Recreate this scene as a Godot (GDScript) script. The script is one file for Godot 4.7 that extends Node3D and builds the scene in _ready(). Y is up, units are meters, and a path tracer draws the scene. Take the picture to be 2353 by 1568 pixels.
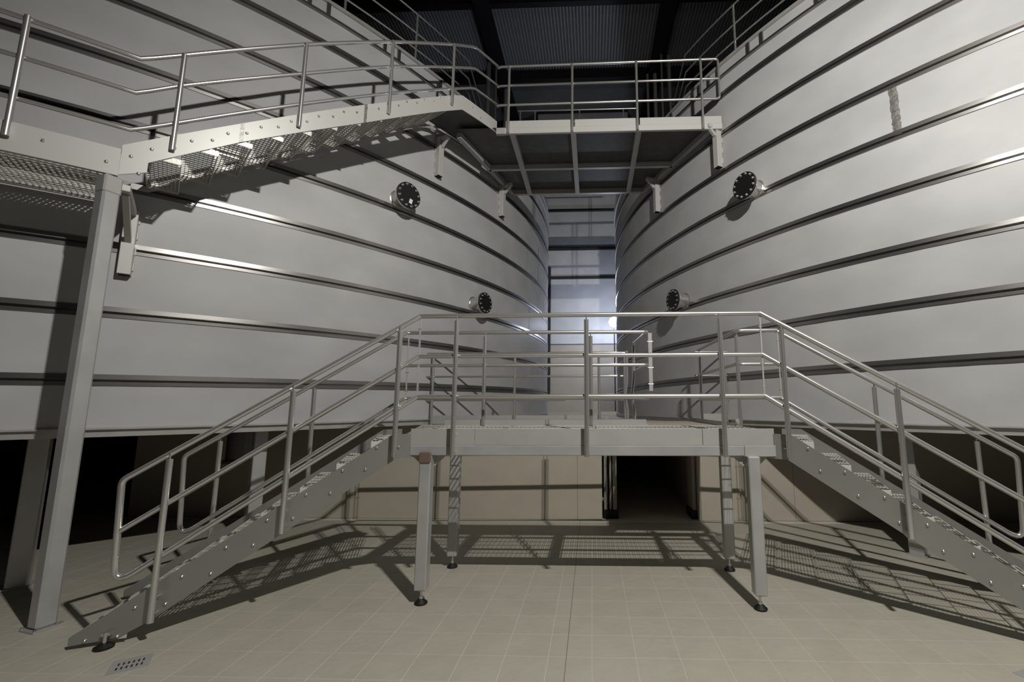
extends Node3D
# Two stainless process tanks in a dark plant hall, an access platform with two stairs in front of them
# and a footbridge high between them. Metres; x right, y up, the camera looks along -z.

const RAD := 10.656                       # tank radius
const CL := Vector2(-11.894, -12.050)     # plan centre (x, z) of the tank on the left
const CR := Vector2(11.357, -12.117)      # plan centre of the tank on the right
const BASE_Y := 1.43
const RIM_Y := 7.17
const PITCH := 0.6534                     # rise of the wound strip per turn
const SLOPE := -0.104                     # the same per radian

var M := {}
var used := {}
var rng := RandomNumberGenerator.new()

# ------------------------------------------------------------------ mesh helpers
func begin() -> SurfaceTool:
	var st := SurfaceTool.new()
	st.begin(Mesh.PRIMITIVE_TRIANGLES)
	st.set_smooth_group(-1)
	return st

func tri(st: SurfaceTool, a: Vector3, b: Vector3, c: Vector3, n: Vector3) -> void:
	if (b - a).cross(c - a).dot(n) > 0.0:
		st.add_vertex(a); st.add_vertex(c); st.add_vertex(b)
	else:
		st.add_vertex(a); st.add_vertex(b); st.add_vertex(c)

func quad(st: SurfaceTool, a: Vector3, b: Vector3, c: Vector3, d: Vector3, n: Vector3) -> void:
	tri(st, a, b, c, n)
	tri(st, a, c, d, n)

# quad with coordinates (angle, height) for the brushed surfaces
func quv(st: SurfaceTool, a: Vector3, b: Vector3, c: Vector3, d: Vector3, n: Vector3, ta: float, tb: float) -> void:
	var u := [ta * 2.0, tb * 2.0, tb * 2.0, ta * 2.0]
	var p := [a, b, c, d]
	var order := [0, 1, 2, 0, 2, 3] if (b - a).cross(c - a).dot(n) < 0.0 else [0, 2, 1, 0, 3, 2]
	for i in order:
		st.set_uv(Vector2(u[i], p[i].y * 0.5))
		st.add_vertex(p[i])

func box(st: SurfaceTool, xf: Transform3D, size: Vector3, bev := 0.0) -> void:
	st.set_smooth_group(-1)
	var h := size * 0.5
	bev = minf(bev, minf(h.x, minf(h.y, h.z)) * 0.9)
	for k in 3:
		var i := (k + 1) % 3
		var j := (k + 2) % 3
		for s in [-1.0, 1.0]:
			var q := []
			for e in [[-1, -1], [1, -1], [1, 1], [-1, 1]]:
				var p := Vector3.ZERO
				p[k] = s * h[k]
				p[i] = e[0] * (h[i] - bev)
				p[j] = e[1] * (h[j] - bev)
				q.append(xf * p)
			var n := Vector3.ZERO
			n[k] = s
			quad(st, q[0], q[1], q[2], q[3], xf.basis * n)
	if bev <= 0.0:
		return
	for k in 3:                                   # bevels along axis k
		var i := (k + 1) % 3
		var j := (k + 2) % 3
		for si in [-1.0, 1.0]:
			for sj in [-1.0, 1.0]:
				var q := []
				for e in [[-1, 0], [1, 0], [1, 1], [-1, 1]]:
					var p := Vector3.ZERO
					p[k] = e[0] * (h[k] - bev)
					p[i] = si * (h[i] - (bev if e[1] == 1 else 0.0))
					p[j] = sj * (h[j] - (0.0 if e[1] == 1 else bev))
					q.append(xf * p)
				var n := Vector3.ZERO
				n[i] = si
				n[j] = sj
				quad(st, q[0], q[1], q[2], q[3], xf.basis * n)
	for sx in [-1.0, 1.0]:
		for sy in [-1.0, 1.0]:
			for sz in [-1.0, 1.0]:
				var s := Vector3(sx, sy, sz)
				var c := Vector3(sx * (h.x - bev), sy * (h.y - bev), sz * (h.z - bev))
				tri(st, xf * (c + Vector3(sx * bev, 0, 0)), xf * (c + Vector3(0, sy * bev, 0)), xf * (c + Vector3(0, 0, sz * bev)), xf.basis * s)

func bx(st: SurfaceTool, a: Vector3, b: Vector3, bev := 0.0) -> void:   # axis-parallel box between two corners
	box(st, Transform3D(Basis(), (a + b) * 0.5), (b - a).abs(), bev)

func fr(x: Vector3, y: Vector3, at: Vector3) -> Transform3D:             # frame from two axes
	x = x.normalized()
	var z := x.cross(y).normalized()
	return Transform3D(Basis(x, z.cross(x), z), at)

func bar(st: SurfaceTool, a: Vector3, b: Vector3, w: float, h: float, bev := 0.0, up := Vector3.UP) -> void:
	box(st, fr(b - a, up, (a + b) * 0.5), Vector3(a.distance_to(b), h, w), bev)

func fillet(pts: Array, rad: float, n := 5) -> PackedVector3Array:
	var out := PackedVector3Array()
	for i in pts.size():
		var p: Vector3 = pts[i]
		if i == 0 or i == pts.size() - 1:
			out.append(p)
			continue
		var u: Vector3 = (pts[i - 1] - p)
		var v: Vector3 = (pts[i + 1] - p)
		var ang := u.angle_to(v)
		if ang > 3.05:
			out.append(p)
			continue
		var cut := minf(rad / tan(ang * 0.5), minf(u.length(), v.length()) * 0.48)
		var a := p + u.normalized() * cut
		var b := p + v.normalized() * cut
		for k in n + 1:
			var t := float(k) / n
			out.append(a.lerp(p, t).lerp(p.lerp(b, t), t))
	return out

func tube(st: SurfaceTool, pts: PackedVector3Array, r: float, n := 12, caps := true) -> void:
	st.set_smooth_group(1)
	var d0 := (pts[1] - pts[0]).normalized()
	var up := Vector3.UP if absf(d0.y) < 0.9 else Vector3.RIGHT
	var u := up.cross(d0).normalized()
	var v := d0.cross(u)
	var rings := []
	for i in pts.size():
		var din := (pts[i] - pts[maxi(i - 1, 0)]).normalized() if i > 0 else d0
		var dout := (pts[mini(i + 1, pts.size() - 1)] - pts[i]).normalized() if i < pts.size() - 1 else din
		if i > 0:                                  # carry the frame along
			var dp := (pts[i] - pts[i - 1]).normalized()
			u = (u - dp * u.dot(dp)).normalized()
			v = dp.cross(u)
		var nb := (din + dout).normalized()
		var ring := PackedVector3Array()
		for k in n:
			var a := TAU * k / n
			var o := (u * cos(a) + v * sin(a)) * r
			o -= din * (o.dot(nb) / maxf(din.dot(nb), 0.3))
			ring.append(pts[i] + o)
		rings.append(ring)
	for i in pts.size() - 1:
		for k in n:
			var k2 := (k + 1) % n
			var a: Vector3 = rings[i][k]
			var b: Vector3 = rings[i][k2]
			var c: Vector3 = rings[i + 1][k2]
			var d: Vector3 = rings[i + 1][k]
			quad(st, a, b, c, d, (a + b + c + d) * 0.25 - (pts[i] + pts[i + 1]) * 0.5)
	if caps:
		st.set_smooth_group(-1)
		for e in [0, pts.size() - 1]:
			var dn: Vector3 = (pts[0] - pts[1]) if e == 0 else (pts[e] - pts[e - 1])
			for k in range(1, n - 1):
				tri(st, rings[e][0], rings[e][k], rings[e][k + 1], dn)

func rod(st: SurfaceTool, a: Vector3, b: Vector3, r: float, n := 10) -> void:
	tube(st, PackedVector3Array([a, b]), r, n)

func lathe(st: SurfaceTool, xf: Transform3D, prof: Array, n := 24) -> void:   # prof: Vector2(r, y), turned about the frame's y
	for i in prof.size() - 1:
		st.set_smooth_group(i + 1)
		var p: Vector2 = prof[i]
		var q: Vector2 = prof[i + 1]
		var nn := Vector2(q.y - p.y, -(q.x - p.x))
		for k in n:
			var a := TAU * k / n
			var b := TAU * (k + 1) / n
			var da := Vector3(cos(a), 0, sin(a))
			var db := Vector3(cos(b), 0, sin(b))
			var dm := (da + db).normalized()
			var n3 := xf.basis * (dm * nn.x + Vector3(0, nn.y, 0))
			var A := xf * (da * p.x + Vector3(0, p.y, 0))
			var B := xf * (db * p.x + Vector3(0, p.y, 0))
			var C := xf * (db * q.x + Vector3(0, q.y, 0))
			var D := xf * (da * q.x + Vector3(0, q.y, 0))
			if p.x < 1e-5:
				tri(st, A, C, D, n3)
			elif q.x < 1e-5:
				tri(st, A, B, C, n3)
			else:
				quad(st, A, B, C, D, n3)

func plate(st: SurfaceTool, poly: PackedVector2Array, xf: Transform3D, th: float) -> void:   # polygon in the frame's xy plane, thickness along z
	st.set_smooth_group(-1)
	var idx := Geometry2D.triangulate_polygon(poly)
	for s in [-0.5, 0.5]:
		var z := Vector3(0, 0, s * th)
		for t in range(0, idx.size(), 3):
			var a := Vector3(poly[idx[t]].x, poly[idx[t]].y, 0) + z
			var b := Vector3(poly[idx[t + 1]].x, poly[idx[t + 1]].y, 0) + z
			var c := Vector3(poly[idx[t + 2]].x, poly[idx[t + 2]].y, 0) + z
			tri(st, xf * a, xf * b, xf * c, xf.basis * z)
	var sg := -1.0 if Geometry2D.is_polygon_clockwise(poly) else 1.0
	for i in poly.size():
		var p := poly[i]
		var q := poly[(i + 1) % poly.size()]
		var n := Vector3(q.y - p.y, p.x - q.x, 0) * sg
		var zf := Vector3(0, 0, th * 0.5)
		var p3 := Vector3(p.x, p.y, 0)
		var q3 := Vector3(q.x, q.y, 0)
		quad(st, xf * (p3 - zf), xf * (q3 - zf), xf * (q3 + zf), xf * (p3 + zf), xf.basis * n)

func cyl(c: Vector2, r: float, t: float, y: float) -> Vector3:
	return Vector3(c.x + r * cos(t), y, c.y + r * sin(t))

# sweeps a profile [(r, y)] round a tank axis between angles t0 and t1; yf(t) lifts it. Each profile edge is a hard edge.
func arc(st: SurfaceTool, c: Vector2, t0: float, t1: float, n: int, prof: Array, yf: Callable, closed := false, caps := true) -> void:
	var m := prof.size()
	for e in (m if closed else m - 1):
		st.set_smooth_group(e + 1)
		var p: Vector2 = prof[e]
		var q: Vector2 = prof[(e + 1) % m]
		var nn := Vector2(q.y - p.y, -(q.x - p.x))
		for k in n:
			var a := lerpf(t0, t1, float(k) / n)
			var b := lerpf(t0, t1, float(k + 1) / n)
			var tm := (a + b) * 0.5
			var ya: float = yf.call(a)
			var yb: float = yf.call(b)
			var n3 := Vector3(cos(tm) * nn.x, nn.y, sin(tm) * nn.x)
			quv(st, cyl(c, p.x, a, p.y + ya), cyl(c, p.x, b, p.y + yb), cyl(c, q.x, b, q.y + yb), cyl(c, q.x, a, q.y + ya), n3, a, b)
	if closed and caps:
		st.set_smooth_group(-1)
		var poly := PackedVector2Array()
		for p in prof:
			poly.append(p)
		var idx := Geometry2D.triangulate_polygon(poly)
		for s in 2:
			var t := t0 if s == 0 else t1
			var y: float = yf.call(t)
			var dn := Vector3(-sin(t), 0, cos(t)) * (-1.0 if s == 0 else 1.0)
			for i in range(0, idx.size(), 3):
				tri(st, cyl(c, poly[idx[i]].x, t, poly[idx[i]].y + y), cyl(c, poly[idx[i + 1]].x, t, poly[idx[i + 1]].y + y), cyl(c, poly[idx[i + 2]].x, t, poly[idx[i + 2]].y + y), dn)

func done(st: SurfaceTool) -> ArrayMesh:
	st.generate_normals()
	return st.commit()

# ------------------------------------------------------------------ objects
func numbered(parent: Node, called: String) -> String:
	var key := str(parent.get_instance_id()) + called
	var n: int = used.get(key, 0)
	used[key] = n + 1
	return called if n == 0 else "%s_%03d" % [called, n]

func thing(called: String, label: String, category: String, at: Vector3, group := "") -> Node3D:
	var o := Node3D.new()
	o.name = numbered(self, called)
	add_child(o, true)
	o.position = at
	o.set_meta("label", label)
	o.set_meta("category", category)
	if group != "":
		o.set_meta("group", group)
	return o

func put(mesh: Mesh, m: Material, called: String, parent: Node, at = null) -> MeshInstance3D:
	var o := MeshInstance3D.new()
	o.mesh = mesh
	o.material_override = m
	o.name = numbered(parent, called)
	parent.add_child(o, true)
	o.cast_shadow = GeometryInstance3D.SHADOW_CASTING_SETTING_ON
	if at != null:
		o.position = at
	return o

# a part built in world coordinates under a thing (or, with deep, under a part of a thing)
func part(st: SurfaceTool, m: Material, called: String, root: Node3D, deep: Node3D = null) -> MeshInstance3D:
	if deep != null:
		return put(done(st), m, called, deep)
	var o := put(done(st), m, called, root)
	if root != self:
		o.position = -root.position
	return o

func struct(st: SurfaceTool, m: Material, called: String) -> MeshInstance3D:
	var o := put(done(st), m, called, self)
	o.set_meta("kind", "structure")
	return o

func stuff(o: Node) -> void:
	o.set_meta("kind", "stuff")

# ------------------------------------------------------------------ materials
func noise_tex(freq: float, lo: float, hi: float, seed_: int, normal := false, bump := 4.0, octaves := 4) -> NoiseTexture2D:
	var n := FastNoiseLite.new()
	n.seed = seed_
	n.frequency = freq
	n.fractal_octaves = octaves
	var t := NoiseTexture2D.new()
	t.width = 512
	t.height = 512
	t.seamless = true
	t.noise = n
	if normal:
		t.as_normal_map = true
		t.bump_strength = bump
	else:
		var g := Gradient.new()
		g.set_color(0, Color(lo, lo, lo))
		g.set_color(1, Color(hi, hi, hi))
		t.color_ramp = g
	return t

func metal(c: Color, met: float, rough: float, seed_ := 0, scale := 0.6, var_ := 0.12) -> StandardMaterial3D:
	var m := StandardMaterial3D.new()
	m.albedo_color = c
	m.metallic = met
	m.roughness = rough
	m.metallic_specular = 0.5
	if seed_ > 0:
		m.albedo_texture = noise_tex(0.012, 1.0 - var_, 1.0, seed_)
		m.uv1_triplanar = true
		m.uv1_world_triplanar = true
		m.uv1_scale = Vector3(scale, scale, scale)
	return m

func materials() -> void:
	M.shell = metal(Color(0.71, 0.71, 0.71), 0.05, 0.50, 11, 0.22, 0.10)
	M.band = metal(Color(0.62, 0.612, 0.60), 0.93, 0.31, 12, 0.5, 0.08)
	M.shell.anisotropy_enabled = true
	M.shell.anisotropy = 0.75
	M.shell.metallic_specular = 0.25
	M.edge = metal(Color(0.74, 0.735, 0.72), 0.35, 0.36, 13, 0.7, 0.15)
	M.tube = metal(Color(0.80, 0.795, 0.785), 0.82, 0.28)
	M.stringer = metal(Color(0.64, 0.635, 0.62), 0.72, 0.40, 23, 0.3, 0.06)
	M.sheet = metal(Color(0.69, 0.685, 0.675), 0.25, 0.42, 14, 0.3, 0.06)
	M.leg = metal(Color(0.72, 0.72, 0.715), 0.40, 0.38, 15, 0.5, 0.08)
	M.grate = metal(Color(0.78, 0.775, 0.75), 0.25, 0.42)
	M.bolt = metal(Color(0.80, 0.80, 0.79), 0.9, 0.25)
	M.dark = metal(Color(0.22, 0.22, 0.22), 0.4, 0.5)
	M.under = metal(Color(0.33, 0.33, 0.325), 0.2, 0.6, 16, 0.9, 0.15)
	M.tint = metal(Color(0.56, 0.47, 0.44), 0.6, 0.42)
	M.weld = metal(Color(0.66, 0.65, 0.63), 0.35, 0.38, 17, 4.0, 0.5)
	M.white = metal(Color(0.71, 0.705, 0.69), 0.15, 0.42)
	M.cover = metal(Color(0.60, 0.595, 0.58), 0.1, 0.5)
	M.black = metal(Color(0.035, 0.035, 0.035), 0.0, 0.55)
	M.rubber = metal(Color(0.03, 0.03, 0.03), 0.0, 0.6)
	M.slot = metal(Color(0.02, 0.02, 0.02), 0.0, 0.8)
	M.sticker = metal(Color(0.88, 0.88, 0.87), 0.0, 0.5)
	var f := metal(Color(0.66, 0.64, 0.59), 0.0, 0.62, 18, 0.5, 0.04)
	f.normal_enabled = true
	f.normal_texture = noise_tex(0.05, 0, 1, 19, true, 2.0)
	f.normal_scale = 0.25
	M.tile = f
	var f2: StandardMaterial3D = f.duplicate()
	f2.albedo_color = Color(0.654, 0.634, 0.584)
	M.tile_b = f2
	var f3: StandardMaterial3D = f.duplicate()
	f3.albedo_color = Color(0.664, 0.644, 0.594)
	M.tile_c = f3
	M.grout = metal(Color(0.76, 0.745, 0.70), 0.0, 0.75)
	M.joint = metal(Color(0.48, 0.46, 0.42), 0.0, 0.7)
	M.concrete = metal(Color(0.685, 0.655, 0.60), 0.0, 0.7, 20, 0.35, 0.04)
	M.panel = metal(Color(0.76, 0.765, 0.77), 0.1, 0.5, 21, 0.2, 0.08)
	M.hall = metal(Color(0.5, 0.5, 0.5), 0.1, 0.6, 22, 0.15, 0.1)
	M.roof = metal(Color(0.74, 0.745, 0.75), 0.3, 0.36)
	M.girt = metal(Color(0.14, 0.14, 0.15), 0.3, 0.5)
	M.pipe = metal(Color(0.45, 0.45, 0.44), 0.7, 0.4)
	var g := StandardMaterial3D.new()
	g.albedo_color = Color(0.9, 0.92, 1.0)
	g.emission_enabled = true
	g.emission = Color(0.86, 0.9, 1.0)
	g.emission_energy_multiplier = 14.0
	M.glow = g
	var g2: StandardMaterial3D = g.duplicate()
	g2.emission = Color(1.0, 0.97, 0.92)
	g2.emission_energy_multiplier = 8.0
	M.glow_warm = g2

# ------------------------------------------------------------------ scene
func _ready() -> void:
	rng.seed = 7
	# camera: lens shifted, as the photograph is cropped off its optical axis
	var cam := Camera3D.new()
	cam.name = "camera"
	add_child(cam)
	cam.position = Vector3(0, 1.65, 0)
	var b := Basis(Vector3.UP, 0.0356) * Basis(Vector3.RIGHT, 0.1412)
	cam.transform.basis = b * Basis(Vector3.BACK, -0.0021)
	cam.projection = Camera3D.PROJECTION_FRUSTUM
	cam.near = 0.1
	cam.far = 120.0
	cam.size = 0.1 * 1568.0 / 1037.8
	cam.frustum_offset = Vector2(0.1 * (1176.5 - 1322.5) / 1037.8, 0.0)
	cam.current = true

	var we := WorldEnvironment.new()
	we.name = "world_environment"
	var env := Environment.new()
	env.background_mode = Environment.BG_COLOR
	env.background_color = Color(0, 0, 0)
	env.ambient_light_source = Environment.AMBIENT_SOURCE_DISABLED
	env.tonemap_mode = Environment.TONE_MAPPER_LINEAR
	env.tonemap_exposure = 1.0
	env.sdfgi_enabled = true
	env.ssao_enabled = true
	env.ssil_enabled = true
	we.environment = env
	add_child(we)

	materials()
	work_light(Vector3(1.75, 6.4, 0.1), Vector3(1.55, 5.1, -1.4), 22.5)
	back_light(Vector3(0.735, 4.30, -14.35), 3.0)

	hall()
	floor_tiles()
	tanks()
	platform()
	stairs()
	bridge()
	upper_stair()
	plinth_rails()
	small_things()

# a twin floodlight on a mast behind the camera, aimed at the tanks
func work_light(at: Vector3, to: Vector3, energy: float) -> void:
	var t := thing("floodlight", "twin floodlight on a tall mast, out of frame above the camera", "floodlight", Vector3(at.x, 0, at.z + 0.14))
	var z := (at - to).normalized()
	var x := Vector3.UP.cross(z).normalized()
	var xf := Transform3D(Basis(x, z.cross(x), z), at)
	var st := begin()
	rod(st, Vector3(at.x, 0.0, at.z + 0.14), Vector3(at.x, at.y - 0.05, at.z + 0.14), 0.03)
	lathe(st, Transform3D(Basis(), Vector3(at.x, 0, at.z + 0.14)), [Vector2(0, 0), Vector2(0.3, 0), Vector2(0.3, 0.03), Vector2(0, 0.05)])
	part(st, M.dark, "mast", t)
	st = begin()
	box(st, xf * Transform3D(Basis(), Vector3(0, 0, 0.06)), Vector3(0.42, 0.2, 0.09), 0.015)
	part(st, M.dark, "housing", t)
	for s in [-1.0, 1.0]:
		var face := xf * Transform3D(Basis(), Vector3(s * 0.055, 0, 0.008))
		st = begin()
		box(st, face, Vector3(0.09, 0.07, 0.012), 0.003)
		part(st, M.glow_warm, "lamp_face", t)
		var l := SpotLight3D.new()
		l.name = "floodlight_beam"
		l.position = face.origin - z * 0.025
		l.basis = xf.basis
		l.spot_range = 60.0
		l.spot_attenuation = 2.0
		l.spot_angle = 75.5
		l.spot_angle_attenuation = 0.733
		l.light_color = Color(1.0, 0.99, 0.965)
		l.light_energy = energy
		l.light_size = 0.022
		l.shadow_enabled = true
		add_child(l, true)

func back_light(at: Vector3, energy: float) -> void:
	var t := thing("lamp", "glaring round white lamp on a pole in the gap between the tanks", "lamp", Vector3(at.x, 1.37, at.z))
	var st := begin()
	rod(st, Vector3(at.x, 1.37, at.z), Vector3(at.x, at.y - 0.1, at.z), 0.02)
	lathe(st, Transform3D(Basis(), Vector3(at.x, 1.37, at.z)), [Vector2(0, 0), Vector2(0.16, 0), Vector2(0.16, 0.02), Vector2(0, 0.03)])
	part(st, M.pipe, "pole", t)
	st = begin()
	var prof := []
	for i in 13:
		var a := PI * i / 12.0
		prof.append(Vector2(0.17 * sin(a), -0.17 * cos(a)))
	lathe(st, Transform3D(Basis(), at), prof)
	part(st, M.glow, "bulb", t)
	var l := OmniLight3D.new()
	l.name = "lamp_glow"
	l.position = at
	l.light_color = Color(0.88, 0.91, 1.0)
	l.light_energy = energy
	l.omni_range = 60.0
	l.omni_attenuation = 2.0
	l.light_size = 0.1
	l.shadow_enabled = true
	add_child(l)

# ------------------------------------------------------------------ the hall
func hall() -> void:
	var top := 13.0
	var zb := -23.5
	var st := begin()
	bx(st, Vector3(-26, -0.3, zb - 0.3), Vector3(26, -0.0012, 12))
	var fl := struct(st, M.grout, "floor")
	fl.name = "floor"
	st = begin(); bx(st, Vector3(-26.3, -0.3, zb), Vector3(-26, top + 0.3, 12)); struct(st, M.hall, "wall_left")
	st = begin(); bx(st, Vector3(26, -0.3, zb), Vector3(26.3, top + 0.3, 12)); struct(st, M.hall, "wall_right")
	st = begin(); bx(st, Vector3(-26.3, -0.3, 12), Vector3(26.3, top + 0.3, 12.3)); struct(st, M.hall, "wall_front")
	st = begin(); bx(st, Vector3(-26.3, -0.3, zb - 0.3), Vector3(26.3, top + 0.3, zb)); struct(st, M.hall, "wall_back")
	# a partition closes the gap behind the tanks: courses of cladding, dark girts, a beige block course below
	var zp := -16.2
	st = begin(); bx(st, Vector3(-2.04, 1.36, zp - 0.3), Vector3(1.48, top, zp)); var wc := struct(st, M.hall, "wall_centre")
	var ys := [3.79, 6.30, 7.40, 8.91, 11.3, 12.95]
	for i in 5:
		st = begin(); bx(st, Vector3(-2.02, ys[i] + 0.05, zp), Vector3(1.46, ys[i + 1] - 0.04, zp + 0.05), 0.008)
		put(done(st), M.panel, "cladding_panel", wc)
		st = begin(); bx(st, Vector3(-2.02, ys[i + 1] - 0.05, zp), Vector3(1.46, ys[i + 1] + 0.05, zp + 0.12), 0.008)
		put(done(st), M.girt, "girt", wc)
	st = begin(); bx(st, Vector3(-2.02, 1.37, zp), Vector3(1.46, 3.79, zp + 0.08), 0.008)
	put(done(st), M.concrete, "block_course", wc)
	st = begin(); bx(st, Vector3(-1.76, 2.03, zp + 0.04), Vector3(-1.48, 6.7, zp + 0.14), 0.01)
	put(done(st), M.girt, "column", wc)
	# roof
	st = begin(); bx(st, Vector3(-26.3, top, zb - 0.3), Vector3(26.3, top + 0.3, 12.3))
	var ce := struct(st, M.hall, "ceiling")
	st = begin()
	var x := -14.0
	while x < 14.0:                                # trapezoid ribs of the steel deck
		var pr := PackedVector2Array([Vector2(0, 0), Vector2(0.018, -0.035), Vector2(0.05, -0.035), Vector2(0.068, 0)])
		plate(st, pr, Transform3D(Basis(Vector3(1, 0, 0), Vector3(0, 1, 0), Vector3(0, 0, 1)), Vector3(x, top - 0.001, -4.0)), 19.8)
		x += 0.098
	var ribs := put(done(st), M.roof, "roof_deck_ribs", ce)
	stuff(ribs)
	for xb in [-12.2, -7.57, -2.94, 2.17, 6.8, 11.4]:
		st = begin()
		bx(st, Vector3(xb - 0.24, top - 0.52, zb + 0.1), Vector3(xb + 0.24, top - 0.48, 8), 0.01)
		bx(st, Vector3(xb - 0.05, top - 0.49, zb + 0.1), Vector3(xb + 0.05, top, 8), 0.0)
		put(done(st), M.girt, "roof_beam", ce)
	for zc in [-5.6, -8.3, -11.0, -13.95, -16.7, -19.4, zb + 0.5]:
		st = begin(); bx(st, Vector3(-14, top - 0.40, zc - 0.09), Vector3(14, top - 0.05, zc + 0.09), 0.01)
		put(done(st), M.girt, "purlin", ce)
	# concrete plinth between and under the tanks, with a dark passage through it
	st = begin()
	bx(st, Vector3(-7, 0, -23.5), Vector3(0.14, 1.36, -6.85), 0.008)
	bx(st, Vector3(1.53, 0, -23.5), Vector3(7, 1.36, -6.85), 0.008)
	bx(st, Vector3(0.13, 1.22, -23.5), Vector3(1.54, 1.36, -6.86))
	var pl := struct(st, M.concrete, "wall_plinth")
	pl.name = "wall_plinth"
	for xj in [-2.55, -0.22, 2.9]:
		st = begin(); bx(st, Vector3(xj - 0.003, 0, -6.852), Vector3(xj + 0.003, 1.35, -6.849))
		put(done(st), M.joint, "joint", pl)
	# reveals of the passage: pale posts, a conduit bundle and black feet
	for e in [[0.17, 0.22], [0.25, 0.28], [0.30, 0.36], [1.47, 1.52]]:
		st = begin(); bx(st, Vector3(e[0], 0.12, -7.3), Vector3(e[1], 1.22, -6.95), 0.006)
		put(done(st), M.concrete, "jamb_strip", pl)
	for e in [[0.16, 0.38], [1.44, 1.53]]:
		st = begin(); bx(st, Vector3(e[0], 0, -7.32), Vector3(e[1], 0.12, -6.93), 0.004)
		put(done(st), M.black, "jamb_foot", pl)

func floor_tiles() -> void:
	var fl: Node3D = get_node("floor")
	var p := 0.29
	var g := 0.0035
	var st := begin()
	bx(st, Vector3(-p * 0.5 + g * 0.5, -0.0019, -p * 0.5 + g * 0.5), Vector3(p * 0.5 - g * 0.5, 0.0, p * 0.5 - g * 0.5), 0.0012)
	var mesh := done(st)
	var mats := [M.tile, M.tile, M.tile_b, M.tile_c]
	var cells := []
	for i in range(-34, 35):
		for j in range(-24, 8):
			var c := Vector3(-0.01 + p * (i + 0.5), 0, -3.54 + p * (j + 0.5))
			if c.z > 1.5 or c.z < -6.85 + 0.1:
				continue
			cells.append(c)
	# the tiles in view, nearest first
	var near := []
	for c in cells:
		var v: Vector3 = c - Vector3(0, 1.65, 0)
		if -v.z < 2.1 or c.x < v.z * 1.16 - 0.1 or c.x > -v.z * 0.98 + 0.1:
			continue
		near.append(c)
	near.sort_custom(func(a, b): return (a - Vector3(0, 1.65, 0)).length() < (b - Vector3(0, 1.65, 0)).length())
	near = near.slice(0, 300)
	var seen := {}
	for c in near:
		seen[c] = true
		put(mesh, mats[rng.randi() % 4], "floor_tile", fl, c)
	var rest := begin()
	for c in cells:
		if not seen.has(c):
			rest.append_from(mesh, 0, Transform3D(Basis(), c))
	var o := put(rest.commit(), M.tile, "floor_tiles_beyond", fl)
	stuff(o)
	st = begin()
	bx(st, Vector3(-0.184, -0.003, -6.85), Vector3(-0.178, 0.0004, 1.5))
	put(done(st), M.joint, "movement_joint", fl)

# ------------------------------------------------------------------ tanks
func tanks() -> void:
	tank(CL, [1.162, 1.815, 2.479, 3.138, 3.785, 4.45, 5.105, 5.772, 6.411], "tank", "huge round stainless steel tank on the left, behind the curved stair", 0)
	tank(CR, [1.516, 2.169, 2.815, 3.449, 4.128, 4.779, 5.423, 6.058, 6.717], "tank", "huge round stainless steel tank on the right, with a short upright weld", 1)

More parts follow.
